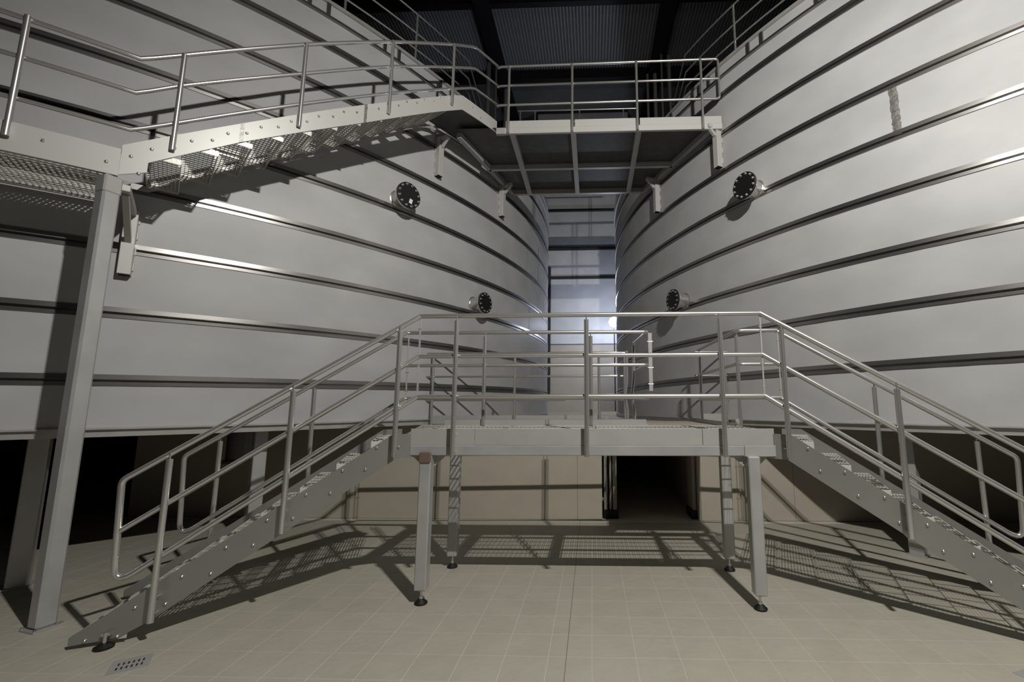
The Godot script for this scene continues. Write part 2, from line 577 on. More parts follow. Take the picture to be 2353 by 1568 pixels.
func tank(c: Vector2, hs: Array, called: String, label: String, which: int) -> void:
	var t := thing(called, label, "tank", Vector3(c.x, 0, c.y), "steel tanks")
	var tb := -PI / 2.0
	var N := 200
	var hel := func(k: int, a: float) -> float:
		var h: float = hs[k] if k < hs.size() else hs[hs.size() - 1] + PITCH * (k - hs.size() + 1)
		return h + SLOPE * (a - PI / 2.0)
	# courses of strip between the seams
	for k in range(-1, hs.size() + 1):
		var st := begin()
		st.set_smooth_group(1)
		var any := false
		for i in N:
			var a := tb + TAU * i / N
			var b := tb + TAU * (i + 1) / N
			var ya0 := clampf((hel.call(k, a) if k >= 0 else hel.call(0, a) - PITCH) + 0.012, BASE_Y, RIM_Y)
			var yb0 := clampf((hel.call(k, b) if k >= 0 else hel.call(0, b) - PITCH) + 0.012, BASE_Y, RIM_Y)
			var ya1 := clampf(hel.call(k + 1, a) - 0.012, BASE_Y, RIM_Y)
			var yb1 := clampf(hel.call(k + 1, b) - 0.012, BASE_Y, RIM_Y)
			if ya1 - ya0 < 0.002 and yb1 - yb0 < 0.002:
				continue
			any = true
			var n := Vector3(cos((a + b) * 0.5), 0, sin((a + b) * 0.5))
			quv(st, cyl(c, RAD, a, ya0), cyl(c, RAD, b, yb0), cyl(c, RAD, b, maxf(yb1, yb0)), cyl(c, RAD, a, maxf(ya1, ya0)), n, a, b)
		if any:
			part(st, M.shell, "shell_strip", t)
	# folded seams, proud of the shell, with a dark groove
	var prof := [Vector2(RAD - 0.004, 0.064), Vector2(RAD + 0.012, 0.060), Vector2(RAD + 0.013, 0.013), Vector2(RAD - 0.035, 0.011), Vector2(RAD - 0.035, -0.011), Vector2(RAD + 0.013, -0.013), Vector2(RAD + 0.012, -0.047), Vector2(RAD - 0.004, -0.051)]
	for k in range(0, hs.size() + 1):
		var y0: float = hel.call(k, tb)
		# angles at which this turn is between the base ring and the rim
		var ta := tb
		var te := tb + TAU
		var th: float = PI / 2.0 + (6.83 - hel.call(k, PI / 2.0)) / SLOPE
		var tl: float = PI / 2.0 + (1.50 - hel.call(k, PI / 2.0)) / SLOPE
		ta = maxf(ta, th)
		te = minf(te, tl)
		if te - ta < 0.1:
			continue
		var st := begin()
		arc(st, c, ta, te, int((te - ta) * 32), prof, func(a): return hel.call(k, a))
		part(st, M.band, "seam_band", t)
	var flat := func(_a): return 0.0
	# ledge and rim at the top, with small upright stiffeners
	var st2 := begin()
	arc(st2, c, tb, tb + TAU, N, [Vector2(RAD - 0.01, 6.955), Vector2(RAD + 0.035, 6.950), Vector2(RAD + 0.035, 6.915), Vector2(RAD - 0.01, 6.905)], flat)
	part(st2, M.band, "ledge_ring", t)
	st2 = begin()
	arc(st2, c, tb, tb + TAU, N, [Vector2(RAD - 0.01, 7.125), Vector2(RAD + 0.03, 7.13), Vector2(RAD + 0.03, 7.18), Vector2(RAD - 0.25, 7.18)], flat)
	part(st2, M.edge, "rim_ring", t)
	for i in 64:
		var a := TAU * i / 64.0
		var ok := (a > 0.3 and a < 1.1) if which == 0 else (a > 2.0 and a < 2.85)
		if not ok:
			continue
		for d in [-0.011, 0.011]:
			st2 = begin()
			var dir := Vector3(cos(a + d), 0, sin(a + d))
			box(st2, fr(Vector3(-dir.z, 0, dir.x), Vector3.UP, cyl(c, RAD + 0.01, a + d, 7.04)), Vector3(0.05, 0.18, 0.04), 0.003)
			part(st2, M.band, "rim_stiffener", t)
	# roof, bottom and base ring
	st2 = begin()
	lathe(st2, Transform3D(Basis(), Vector3(c.x, 0, c.y)), [Vector2(RAD - 0.02, 7.17), Vector2(0, 7.6)], 120)
	part(st2, M.sheet, "roof_cone", t)
	st2 = begin()
	lathe(st2, Transform3D(Basis(), Vector3(c.x, 0, c.y)), [Vector2(0, 1.395), Vector2(RAD - 0.03, 1.395)], 120)
	part(st2, M.dark, "bottom_plate", t)
	st2 = begin()
	arc(st2, c, tb, tb + TAU, N, [Vector2(RAD - 0.3, 1.36), Vector2(RAD + 0.012, 1.36), Vector2(RAD + 0.014, 1.425), Vector2(RAD + 0.05, 1.430), Vector2(RAD + 0.05, 1.442), Vector2(RAD - 0.01, 1.450)], flat)
	part(st2, M.edge, "base_ring", t)
	# welds
	if which == 0:
		for e in [[6.6, 4.55, 5.55], [10.5, 3.3, 4.1], [3.0, 3.7, 4.3]]:
			weld(t, c, deg_to_rad(e[0]), e[1], e[2], 0.008)
		nozzle(t, c, deg_to_rad(32.4), 4.72, 0.195, true)
		nozzle(t, c, deg_to_rad(23.3), 3.44, 0.185, false)
	else:
		weld(t, c, deg_to_rad(137.4), 4.70, 5.33, 0.042)
		nozzle(t, c, deg_to_rad(147.0), 4.76, 0.195, false)
		nozzle(t, c, deg_to_rad(155.8), 3.44, 0.185, false)

func weld(t: Node3D, c: Vector2, a: float, y0: float, y1: float, w: float) -> void:
	var st := begin()
	var dir := Vector3(cos(a), 0, sin(a))
	var side := Vector3(-dir.z, 0, dir.x)
	var o := Vector3(c.x, 0, c.y) + dir * RAD
	st.set_smooth_group(1)
	var n := 24
	var prev := []
	for i in n + 1:
		var y := lerpf(y0, y1, float(i) / n)
		var j := (rng.randf() - 0.5) * w * 0.35
		var row := []
		for s in [-1.0, -0.5, 0.0, 0.5, 1.0]:
			row.append(o + side * (s * w + j) + dir * (0.001 + (1.0 - s * s) * 0.003 + rng.randf() * 0.0008) + Vector3(0, y, 0))
		if i > 0:
			for k in 4:
				quad(st, prev[k], prev[k + 1], row[k + 1], row[k], dir)
		prev = row
	part(st, M.weld, "weld_seam", t)

func nozzle(t: Node3D, c: Vector2, a: float, y: float, r: float, sticker: bool) -> void:
	var dir := Vector3(cos(a), 0, sin(a))
	var o := cyl(c, RAD, a, y)
	var xf := fr(Vector3(-dir.z, 0, dir.x), dir, o)          # frame: y points out of the tank
	var st := begin()
	lathe(st, xf, [Vector2(0.140, -0.03), Vector2(0.140, 0.004), Vector2(0.127, 0.012), Vector2(0.118, 0.02), Vector2(0.118, 0.20), Vector2(r - 0.004, 0.215), Vector2(r - 0.004, 0.245), Vector2(0.0, 0.245)], 32)
	var p := part(st, M.tube, "nozzle", t)
	st = begin()
	lathe(st, xf, [Vector2(r - 0.01, 0.245), Vector2(r, 0.247), Vector2(r, 0.268), Vector2(r - 0.006, 0.273), Vector2(0.0, 0.273)], 36)
	var f := part(st, M.black, "blind_flange", t, p)
	f.set_meta("label", "black blind flange")
	for i in 12:
		var b := TAU * (i + 0.5) / 12.0
		var q := xf * Transform3D(Basis(), Vector3(cos(b) * (r - 0.030), 0.273, sin(b) * (r - 0.030)))
		st = begin()
		lathe(st, q, [Vector2(0.019, -0.01), Vector2(0.019, 0.003), Vector2(0.0145, 0.004), Vector2(0.0145, 0.018), Vector2(0.010, 0.022), Vector2(0, 0.022)], 8)
		part(st, M.bolt, "bolt", t, p)
	if sticker:
		st = begin()
		box(st, xf * Transform3D(Basis(Vector3.UP, -0.25), Vector3(-0.03, 0.274, -0.085)), Vector3(0.05, 0.0016, 0.072))
		part(st, M.sticker, "sticker", t, p)

# ------------------------------------------------------------------ railings
func post(t: Node3D, foot: Vector3, top: float, r := 0.021, pin := true) -> void:
	var st := begin()
	rod(st, foot, Vector3(foot.x, top, foot.z), r, 12)
	if pin:
		rod(st, Vector3(foot.x, top - 0.005, foot.z), Vector3(foot.x, top + 0.05, foot.z), 0.006, 8)
	part(st, M.tube, "post", t)

func rail(t: Node3D, called: String, pts: Array, r: float, bend := 0.06) -> void:
	var st := begin()
	tube(st, fillet(pts, bend) if bend > 0.0 else PackedVector3Array(pts), r, 12)
	part(st, M.tube, called, t)

func joint_strip(t: Node3D, x: float, y0: float, y1: float, z: float, w := 0.014) -> void:
	var st := begin()
	bx(st, Vector3(x - w * 0.5, y0, z - 0.004), Vector3(x + w * 0.5, y1, z + 0.004), 0.001)
	var o := part(st, M.sheet, "joint_strip", t)
	for f in [0.12, 0.4, 0.85]:
		st = begin()
		var y := lerpf(y0, y1, f)
		rod(st, Vector3(x - 0.010 - w * 0.5, y, z), Vector3(x + 0.010 + w * 0.5, y, z), 0.005, 8)
		part(st, M.bolt, "bolt", t, o)

func bolt_at(t: Node3D, at: Vector3, dir: Vector3, r := 0.012) -> void:
	var st := begin()
	var y := dir.normalized()
	var x := Vector3.UP.cross(y).normalized() if absf(y.y) < 0.9 else Vector3.RIGHT
	lathe(st, Transform3D(Basis(x, y, x.cross(y)), at), [Vector2(r, -0.006), Vector2(r, 0.004), Vector2(r * 0.8, 0.010), Vector2(r * 0.4, 0.014), Vector2(0, 0.015)], 10)
	part(st, M.bolt, "bolt", t)

# ------------------------------------------------------------------ lower platform
func grating(t: Node3D, a: Vector3, b: Vector3, ux: float, uz: float, called := "grating") -> void:
	# bearing bars along z, cross bars along x
	var st := begin()
	var n := int(round((b.x - a.x) / ux))
	for i in n + 1:
		var x := lerpf(a.x, b.x, float(i) / n)
		bx(st, Vector3(x - 0.0015, a.y + 0.006, a.z), Vector3(x + 0.0015, b.y, b.z))
	var m := int(round((b.z - a.z) / uz))
	for j in m + 1:
		var z := lerpf(a.z, b.z, float(j) / m)
		bx(st, Vector3(a.x, b.y - 0.009, z - 0.0025), Vector3(b.x, b.y, z + 0.0025))
	var o := part(st, M.grate, called, t)
	stuff(o)

func platform() -> void:
	var t := thing("access_platform", "low steel platform on four square legs between the two straight stairs", "platform", Vector3(0, 0, -4.45))
	var x0 := -1.60
	var x1 := 1.56
	var zf := -4.0
	var zr := -4.93
	var st := begin()
	bx(st, Vector3(x0, 1.216, zf - 0.05), Vector3(x1, 1.304, zf), 0.006); part(st, M.leg, "front_beam", t)
	st = begin(); bx(st, Vector3(x0, 1.216, zr), Vector3(x1, 1.304, zr + 0.05), 0.006); part(st, M.leg, "rear_beam", t)
	for xs in [-1.10, 1.05]:
		pass
	for e in [[x0, -1.03], [-1.03, 0.95], [0.95, x1]]:
		st = begin(); bx(st, Vector3(e[0] + 0.002, 1.304, zf - 0.012), Vector3(e[1] - 0.002, 1.447, zf - 0.004 if e[0] < -1.2 else zf - 0.002), 0.002); part(st, M.sheet, "fascia_plate", t)
	st = begin(); bx(st, Vector3(x0, 1.304, zr + 0.004), Vector3(0.58, 1.50, zr + 0.012), 0.002); part(st, M.sheet, "toe_board", t)
	st = begin(); bx(st, Vector3(1.52, 1.304, zr + 0.004), Vector3(x1, 1.50, zr + 0.012), 0.002); part(st, M.sheet, "toe_board", t)
	for x in [x0 + 0.025, -0.83, 0.02, 1.0, x1 - 0.025]:
		st = begin(); bx(st, Vector3(x - 0.025, 1.22, zr + 0.04), Vector3(x + 0.025, 1.40, zf - 0.03), 0.003); part(st, M.sheet, "joist", t)
	for e in [[x0 + 0.05, -0.855], [-0.805, -0.005], [0.045, 0.975], [1.025, x1 - 0.05]]:
		grating(t, Vector3(e[0], 1.405, zr + 0.02), Vector3(e[1], 1.435, zf - 0.015), 0.042, 0.11)
	for e in [[-1.449, -4.02], [1.362, -4.0], [-1.449, -4.885], [1.376, -4.88]]:
		leg(t, e[0], e[1], 0.10, 1.216)
	# brown heat-tinted block under the beam at the left front leg, gusset plates
	st = begin(); bx(st, Vector3(-1.50, 1.16, -3.985), Vector3(-1.40, 1.25, -3.955), 0.006)
	var hb := part(st, M.tint, "leg_bracket", t)
	hb.set_meta("label", "heat-tinted brown steel bracket")
	for e in [[-1.449, -4.05], [1.362, -4.03]]:
		for s in [-1.0, 1.0]:
			st = begin()
			plate(st, PackedVector2Array([Vector2(s * 0.05, 0), Vector2(s * 0.16, 0), Vector2(s * 0.05, -0.10)]), Transform3D(Basis(), Vector3(e[0], 1.216, e[1] - 0.02)), 0.006)
			part(st, M.sheet, "gusset", t)
	st = begin(); bx(st, Vector3(1.30, 1.214, -3.996), Vector3(1.56, 1.306, -3.99), 0.002); part(st, M.sheet, "end_plate", t)

	# front railing
	var r := thing("guard_railing", "long front railing of the low platform, three rails on three posts", "railing", Vector3(-0.04, 1.216, -3.972), "railings")
	var O0 := Vector3(-1.545, 0, -3.972)
	var O1 := Vector3(1.485, 0, -3.972)
	var ys := {"handrail": 2.452, "mid_rail": 2.086, "knee_rail": 1.727}
	for k in ys:
		var y: float = ys[k]
		rail(r, k, [Vector3(O0.x, y, O0.z), Vector3(O1.x, y, O1.z)], 0.021 if k == "handrail" else 0.019, 0.0)
	for x in [-1.202, -0.045, 1.121]:
		post(r, Vector3(x, 1.216, -3.935), 2.40)
		for y in [1.25, 1.40]:
			st = begin(); rod(st, Vector3(x, y, -4.003), Vector3(x, y, -3.94), 0.010); part(st, M.bolt, "spacer", r)
	for x in [O0.x, O1.x]:
		joint_strip(r, x, 1.72, 2.44, -3.972)

	# rear railing, left of the way through to the plinth
	r = thing("guard_railing", "rear railing of the low platform, ending at a corner with a bolted strip", "railing", Vector3(-0.7, 1.44, -4.9), "railings")
	for k in ys:
		var y: float = ys[k]
		rail(r, k, [Vector3(-2.03, y, -4.90), Vector3(0.62, y, -4.96), Vector3(0.56, y, -5.9)], 0.021 if k == "handrail" else 0.019, 0.05)
	for x in [-1.174, -0.01]:
		post(r, Vector3(x, 1.44, -4.90), 2.40)
	for e in [[0.545, -5.88], [0.5, -6.45]]:
		st = begin()
		tube(st, fillet([Vector3(e[0], 1.37, e[1]), Vector3(e[0], 1.58, e[1]), Vector3(e[0] - 0.03, 1.78, e[1]), Vector3(e[0], 2.0, e[1]), Vector3(e[0], 2.42, e[1])], 0.15), 0.021)
		part(st, M.tube, "post", r)
	joint_strip(r, 0.645, 1.80, 2.44, -4.96, 0.042)
	joint_strip(r, -2.03, 1.72, 2.44, -4.90)
	# rear railing on the right
	r = thing("guard_railing", "short railing right of the gangway, running back to the plinth", "railing", Vector3(1.8, 1.44, -4.9), "railings")
	for k in ys:
		var y: float = ys[k]
		rail(r, k, [Vector3(2.012, y, -4.91), Vector3(1.575, y, -4.93), Vector3(1.57, y, -6.7)], 0.021 if k == "handrail" else 0.019, 0.08)
	for e in [[1.585, -4.95], [1.57, -6.6]]:
		post(r, Vector3(e[0], 1.40, e[1]), 2.40)
	joint_strip(r, 2.012, 1.72, 2.44, -4.91)

	# gangway plate
	var g := thing("gangway", "flat plate gangway leading back from the platform to the plinth", "gangway", Vector3(1.08, 1.36, -5.9))
	st = begin(); bx(st, Vector3(0.58, 1.375, -7.3), Vector3(1.57, 1.40, -4.94), 0.004); part(st, M.concrete, "deck_plate", g)
	for x in [0.58, 1.57]:
		st = begin(); bx(st, Vector3(x - 0.02, 1.30, -6.84), Vector3(x + 0.02, 1.45, -4.94), 0.003); part(st, M.sheet, "side_channel", g)

func leg(t: Node3D, x: float, z: float, w: float, top: float) -> void:
	var st := begin()
	box(st, Transform3D(Basis(), Vector3(x, (top + 0.115) * 0.5, z)), Vector3(w, top - 0.115, w), 0.008)
	var o := part(st, M.leg, "leg", t)
	st = begin()
	rod(st, Vector3(x, 0.03, z), Vector3(x, 0.13, z), 0.010)
	lathe(st, Transform3D(Basis(), Vector3(x, 0.04, z)), [Vector2(0.018, 0), Vector2(0.018, 0.018), Vector2(0, 0.018)], 6)
	part(st, M.bolt, "spindle", t, o)
	st = begin()
	lathe(st, Transform3D(Basis(), Vector3(x, 0, z)), [Vector2(0, 0.0), Vector2(0.052, 0.0), Vector2(0.054, 0.012), Vector2(0.042, 0.022), Vector2(0.02, 0.042), Vector2(0, 0.044)], 24)
	part(st, M.rubber, "foot_pad", t, o)

# ------------------------------------------------------------------ straight stairs
func stairs() -> void:
	stair(-1.0, Vector3(-1.545, 0, -3.972), 1.01, "straight steel stair going down to the left of the low platform")
	stair(1.0, Vector3(1.485, 0, -3.972), 1.08, "straight steel stair going down to the right of the low platform")

func stair(sg: float, O: Vector3, far: float, label: String) -> void:
	var a := deg_to_rad(22.0)
	var d := Vector3(sg * cos(a), 0, sin(a))
	var n := Vector3(sg * sin(a), 0, -cos(a))          # away from the camera
	var P := func(s: float, y: float, w: float) -> Vector3: return O + d * s + n * w + Vector3(0, y, 0)
	var t := thing("stair", label, "stair", Vector3(O.x + d.x, 0, O.z + d.z - 0.4), "straight stairs")
	var poly := PackedVector2Array([Vector2(0.0, 1.405), Vector2(0.185, 1.40), Vector2(2.10, 0.13), Vector2(2.17, 0.085), Vector2(2.17, 0.03), Vector2(1.90, 0.045), Vector2(1.74, 0.125), Vector2(0.15, 1.19), Vector2(0.0, 1.20)])
	var w0 := 0.055
	var w1 := far - 0.055
	for w in [w0, w1]:
		var st := begin()
		plate(st, poly, Transform3D(Basis(d, Vector3.UP, d.cross(Vector3.UP)), O + n * w + d * (0.0 if w == w0 else 0.12)), 0.008)
		part(st, M.stringer, "stringer", t)
	# treads of grating, each bolted through the stringers
	var tm := begin()                                     # one tread about its front edge centre: x along the run, z across
	var half := (w1 - w0) * 0.5 - 0.006
	for s in [-1.0, 1.0]:
		bx(tm, Vector3(-0.135, -0.078, s * half - 0.002), Vector3(0.135, 0.0, s * half + 0.002), 0.001)
	bx(tm, Vector3(0.125, -0.022, -half), Vector3(0.135, 0.001, half), 0.002)
	bx(tm, Vector3(-0.135, -0.02, -half), Vector3(-0.132, 0.0, half))
	for i in range(1, 11):
		var x := lerpf(-0.133, 0.128, i / 11.0)
		bx(tm, Vector3(x - 0.0013, -0.018, -half), Vector3(x + 0.0017, 0.0, half))
	for i in range(1, 6):
		var z := lerpf(-half, half, i / 6.0)
		bx(tm, Vector3(-0.132, -0.008, z - 0.003), Vector3(0.127, 0.0, z + 0.003))
	var tmesh := done(tm)
	for i in 8:
		var s := 0.22 + 0.2535 * i
		var y := 1.345 - 0.1765 * i
		var tr := put(tmesh, M.grate, "tread", t)
		tr.transform = Transform3D(Basis(d, Vector3.UP, d.cross(Vector3.UP)), P.call(s, y, (w0 + w1) * 0.5) - t.position)
		for e in [-0.087, 0.087]:
			bolt_at(t, P.call(s + e, y - 0.056, w0 - 0.004), -n)
			bolt_at(t, P.call(s + e, y - 0.056, w1 - 0.004), -n)
	# feet
	for w in [w0 - 0.035, w1 - 0.035]:
		var f: Vector3 = P.call(1.96, 0, w)
		var st := begin()
		lathe(st, Transform3D(Basis(), f), [Vector2(0, 0), Vector2(0.055, 0), Vector2(0.056, 0.014), Vector2(0.03, 0.03), Vector2(0, 0.034)], 24)
		part(st, M.rubber, "foot_pad", t)
		st = begin()
		rod(st, f + Vector3(0, 0.02, 0), f + Vector3(0, 0.10, 0), 0.011)
		bar(st, f + Vector3(0, 0.085, 0), f + n * 0.04 + Vector3(0, 0.085, 0), 0.05, 0.02)
		part(st, M.bolt, "spindle", t)
	# railings on both sides
	var sides := [["near", 0.0, 0.0], ["far", far, 0.12]]
	for e in sides:
		var near: bool = e[0] == "near"
		var w: float = e[1]
		var s0: float = e[2]
		var lab := ("near" if near else "far") + " railing of the stair going down to the " + ("left" if sg < 0 else "right") + (", on the camera side" if near else ", on the tank side")
		var r := thing("guard_railing", lab, "railing", P.call(1.0, 0.5, w), "railings")
		var sl := 0.674
		var yt := func(s: float) -> float: return 2.452 - sl * (s - s0)
		var ex := 1.975 if near else 2.0
		var pts := [P.call(s0, 2.452, w), P.call(ex, yt.call(ex), w), P.call(ex - 0.03, yt.call(ex) - 0.71, w), P.call(s0, 1.727, w)]
		var st := begin()
		tube(st, fillet(pts, 0.07, 6), 0.021, 12)
		part(st, M.tube, "handrail", r)
		st = begin()
		tube(st, PackedVector3Array([P.call(s0, 2.086, w), P.call(ex - 0.015, yt.call(ex - 0.015) - 0.366, w)]), 0.019, 12)
		part(st, M.tube, "mid_rail", r)
		var ss := [0.166, 0.947, 1.70] if near else [0.19, 0.985, 1.74]
		for s in ss:
			var pf: Vector3 = P.call(s, 1.217 - 0.70 * (s - 0.166) + (0.0 if near else 0.05), w - 0.03 if near else w + 0.022)
			post(r, pf, yt.call(s) - 0.045)
			for e2 in [0.04, 0.15]:
				st = begin()
				var ps: Vector3 = P.call(s, pf.y + e2, w)
				rod(st, ps - n * 0.03 if near else ps + n * 0.03, ps + n * 0.056 if near else ps - n * 0.056, 0.010)
				part(st, M.bolt, "spacer", r)

# ------------------------------------------------------------------ footbridge
func bridge() -> void:
	var t := thing("footbridge", "steel footbridge high between the two tanks, seen from below", "bridge", Vector3(0.3, 6.1, -7.9))
	var zf := -6.74
	var zr := -8.95
	var st := begin()
	bx(st, Vector3(-1.525, 6.02, zf - 0.05), Vector3(2.115, 6.118, zf), 0.004); part(st, M.white, "front_beam", t)
	var xs := [-1.51, -0.265, 0.785, 2.12]
	for i in 3:
		st = begin(); bx(st, Vector3(xs[i] + (0.14 if i == 0 else 0.02), 6.12, zf - 0.02), Vector3(xs[i + 1] - 0.01, 6.247, zf - 0.008), 0.002); part(st, M.white, "toe_board", t)
	for z in [-7.91, zr + 0.03]:
		st = begin(); bx(st, Vector3(-1.9 if z > -8.0 else -1.62, 6.03, z - 0.035), Vector3(1.52 if z > -8.0 else 1.10, 6.13, z + 0.035), 0.004); part(st, M.sheet, "cross_beam", t)
	for x in [-1.27, -0.27, 0.79]:
		st = begin(); bx(st, Vector3(x - 0.045, 6.025, zr), Vector3(x + 0.045, 6.128, zf - 0.04), 0.004); part(st, M.sheet, "joist", t)
	st = begin(); bar(st, Vector3(-2.17, 6.08, -6.85), Vector3(-1.64, 6.08, -8.92), 0.08, 0.10, 0.004); part(st, M.sheet, "side_beam", t)
	st = begin(); bar(st, Vector3(1.95, 6.08, -6.85), Vector3(1.12, 6.08, -8.92), 0.08, 0.10, 0.004); part(st, M.sheet, "side_beam", t)
	# solid deck, in bays; the outer ones taper with the side beams
	var lx := func(z: float) -> float: return lerpf(-2.2, -1.62, (-6.76 - z) / 2.19)
	var rx := func(z: float) -> float: return lerpf(2.0, 1.10, (-6.76 - z) / 2.19)
	for i in 4:
		for z in [[zf - 0.02, -7.905], [-7.915, zr]]:
			var l0: float = lx.call(z[0]) if i == 0 else [-1.27, -0.27, 0.79][i - 1]
			var l1: float = lx.call(z[1]) if i == 0 else l0
			var r0: float = rx.call(z[0]) if i == 3 else [-1.27, -0.27, 0.79][i]
			var r1: float = rx.call(z[1]) if i == 3 else r0
			st = begin()
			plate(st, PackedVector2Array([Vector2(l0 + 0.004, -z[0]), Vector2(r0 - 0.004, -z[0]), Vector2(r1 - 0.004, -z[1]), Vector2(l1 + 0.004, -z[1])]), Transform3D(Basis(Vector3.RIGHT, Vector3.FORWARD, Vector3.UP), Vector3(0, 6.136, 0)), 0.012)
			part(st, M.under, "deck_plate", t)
	st = begin(); bx(st, Vector3(-1.525, 6.016, zf - 0.055), Vector3(-1.38, 6.122, zf + 0.004), 0.003); part(st, M.sheet, "corner_plate", t)

	var r := thing("guard_railing", "front railing of the footbridge, closed by a rounded end at the right", "railing", Vector3(0.3, 6.12, zf), "railings")
	st = begin()
	tube(st, fillet([Vector3(-1.52, 7.24, zf - 0.05), Vector3(-1.47, 7.217, zf), Vector3(2.095, 7.252, zf), Vector3(2.095, 6.545, zf), Vector3(-1.47, 6.52, zf), Vector3(-1.52, 6.54, zf - 0.05)], 0.06), 0.021)
	part(st, M.tube, "handrail", r)
	rail(r, "mid_rail", [Vector3(-1.52, 6.89, zf - 0.05), Vector3(-1.47, 6.868, zf), Vector3(2.095, 6.90, zf)], 0.019, 0.0)
	for x in [-1.323, -0.285, 0.763, 1.806]:
		post(r, Vector3(x, 6.015, zf + 0.025), 7.225 + 0.01 * x, 0.021, false)

	# walkway across between the tank tops, behind the footbridge
	var w := thing("walkway", "dark upper walkway across between the tank tops, behind the footbridge", "walkway", Vector3(-0.3, 7.1, -9.8))
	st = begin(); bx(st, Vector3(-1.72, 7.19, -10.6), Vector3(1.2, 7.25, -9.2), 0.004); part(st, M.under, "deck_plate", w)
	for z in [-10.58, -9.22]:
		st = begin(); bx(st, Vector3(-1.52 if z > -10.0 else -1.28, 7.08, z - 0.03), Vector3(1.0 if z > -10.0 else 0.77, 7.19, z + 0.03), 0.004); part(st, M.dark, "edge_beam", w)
	r = thing("guard_railing", "thin distant railing seen over the footbridge deck", "railing", Vector3(-0.3, 7.25, -9.2), "railings")
	for y in [7.55, 7.85, 8.13]:
		rail(r, "rail", [Vector3(-1.6, y, -9.18), Vector3(1.02, y, -9.18)], 0.016, 0.0)
	for x in [-1.55, -1.22, -0.23, 0.74]:
		post(r, Vector3(x, 7.25, -9.2), 8.12, 0.016, false)

	# railings on the tank tops
	top_railing(CL, 24.8, 62.0, [31.3, 37.5, 43.7, 50.0, 56.2], Vector3(-2.36, 0, -9.0), "railing along the roof edge of the left tank")
	top_railing(CR, 118.0, 154.7, [148.4, 142.2, 136.0, 129.8, 123.6], Vector3(1.80, 0, -9.0), "railing along the roof edge of the right tank")
	# upright pipes on the tank tops at both ends of the walkway
	var labs := ["thick upright pipe at the left end of the footbridge", "slim upright pipe at the left end of the footbridge", "upright pipe close behind the bridge railing's first post", "leftmost of the four upright pipes at the bridge's right end", "second upright pipe from the left at the bridge's right end", "third upright pipe from the left at the bridge's right end", "rightmost of the four upright pipes at the bridge's right end"]
	var px := [[-2.36, 0.055, 9.6], [-2.18, 0.025, 9.5], [-1.93, 0.06, 8.9], [1.33, 0.03, 9.2], [1.50, 0.045, 9.2], [1.66, 0.025, 9.7], [1.83, 0.045, 9.65]]
	for i in px.size():
		var e = px[i]
		var v := thing("upright_pipe", labs[i], "pipe", Vector3(e[0], 7.22, -9.5), "upright pipes")
		st = begin(); rod(st, Vector3(e[0], 7.22, -9.5), Vector3(e[0], e[2], -9.5), e[1], 16); part(st, M.pipe, "shaft", v)
		st = begin(); lathe(st, Transform3D(Basis(), Vector3(e[0], 7.22, -9.5)), [Vector2(e[1], 0.02), Vector2(e[1] + 0.03, 0.02), Vector2(e[1] + 0.03, 0), Vector2(0, 0)], 16); part(st, M.pipe, "base_flange", v)

	# wall brackets that carry the footbridge and the stair landing
	bracket(CL, deg_to_rad(28.7), 6.07, 0.68, 0.15, "front left bracket of the footbridge, welded to the left tank")
	bracket(CL, deg_to_rad(19.1), 6.07, 0.68, 0.17, "rear left bracket of the footbridge, welded to the left tank")
	bracket(CR, deg_to_rad(150.4), 6.10, 0.70, 0.14, "front right bracket of the footbridge, welded to the right tank")
	bracket(CR, deg_to_rad(159.9), 6.07, 0.69, 0.17, "rear right bracket of the footbridge, welded to the right tank")
	bracket(CL, deg_to_rad(47.3), 3.60, 0.66, 0.70, "square bracket on the left tank under the stair landing")

func bracket(c: Vector2, a: float, top: float, h: float, arm: float, label: String) -> void:
	var dir := Vector3(cos(a), 0, sin(a))
	var side := Vector3(-dir.z, 0, dir.x)
	var o := cyl(c, RAD, a, top)
	var t := thing("wall_bracket", label, "bracket", cyl(c, RAD + 0.05, a, top - h), "brackets on the tanks")
	var st := begin()
	box(st, Transform3D(Basis(side, Vector3.UP, side.cross(Vector3.UP)), o + dir * 0.055 - Vector3(0, h * 0.5, 0)), Vector3(0.10, h, 0.10), 0.004)
	part(st, M.white, "upright", t)
	st = begin()
	box(st, Transform3D(Basis(side, Vector3.UP, side.cross(Vector3.UP)), o + dir * 0.055 - Vector3(0, h + 0.0, 0)), Vector3(0.084, 0.006, 0.084))
	part(st, M.slot, "open_end", t)
	for s in [-1.0, 1.0]:
		for k in 4:
			st = begin()
			var y := -h * (0.1 + 0.25 * k)
			box(st, Transform3D(Basis(side, Vector3.UP, side.cross(Vector3.UP)), o + side * s * 0.054 + dir * 0.006 + Vector3(0, y, 0)), Vector3(0.014, h * 0.13, 0.016), 0.004)
			part(st, M.white, "stitch_weld", t)
	st = begin()
	bar(st, o + dir * 0.08 - Vector3(0, 0.03, 0), o + dir * (0.10 + arm) - Vector3(0, 0.03, 0), 0.07, 0.06, 0.004)
	part(st, M.white, "arm", t)
	st = begin()
	bar(st, o + dir * 0.10 - Vector3(0, minf(arm, 0.3) + 0.02, 0), o + dir * (0.08 + arm * 0.9) - Vector3(0, 0.06, 0), 0.05, 0.045, 0.003)
	part(st, M.white, "brace", t)

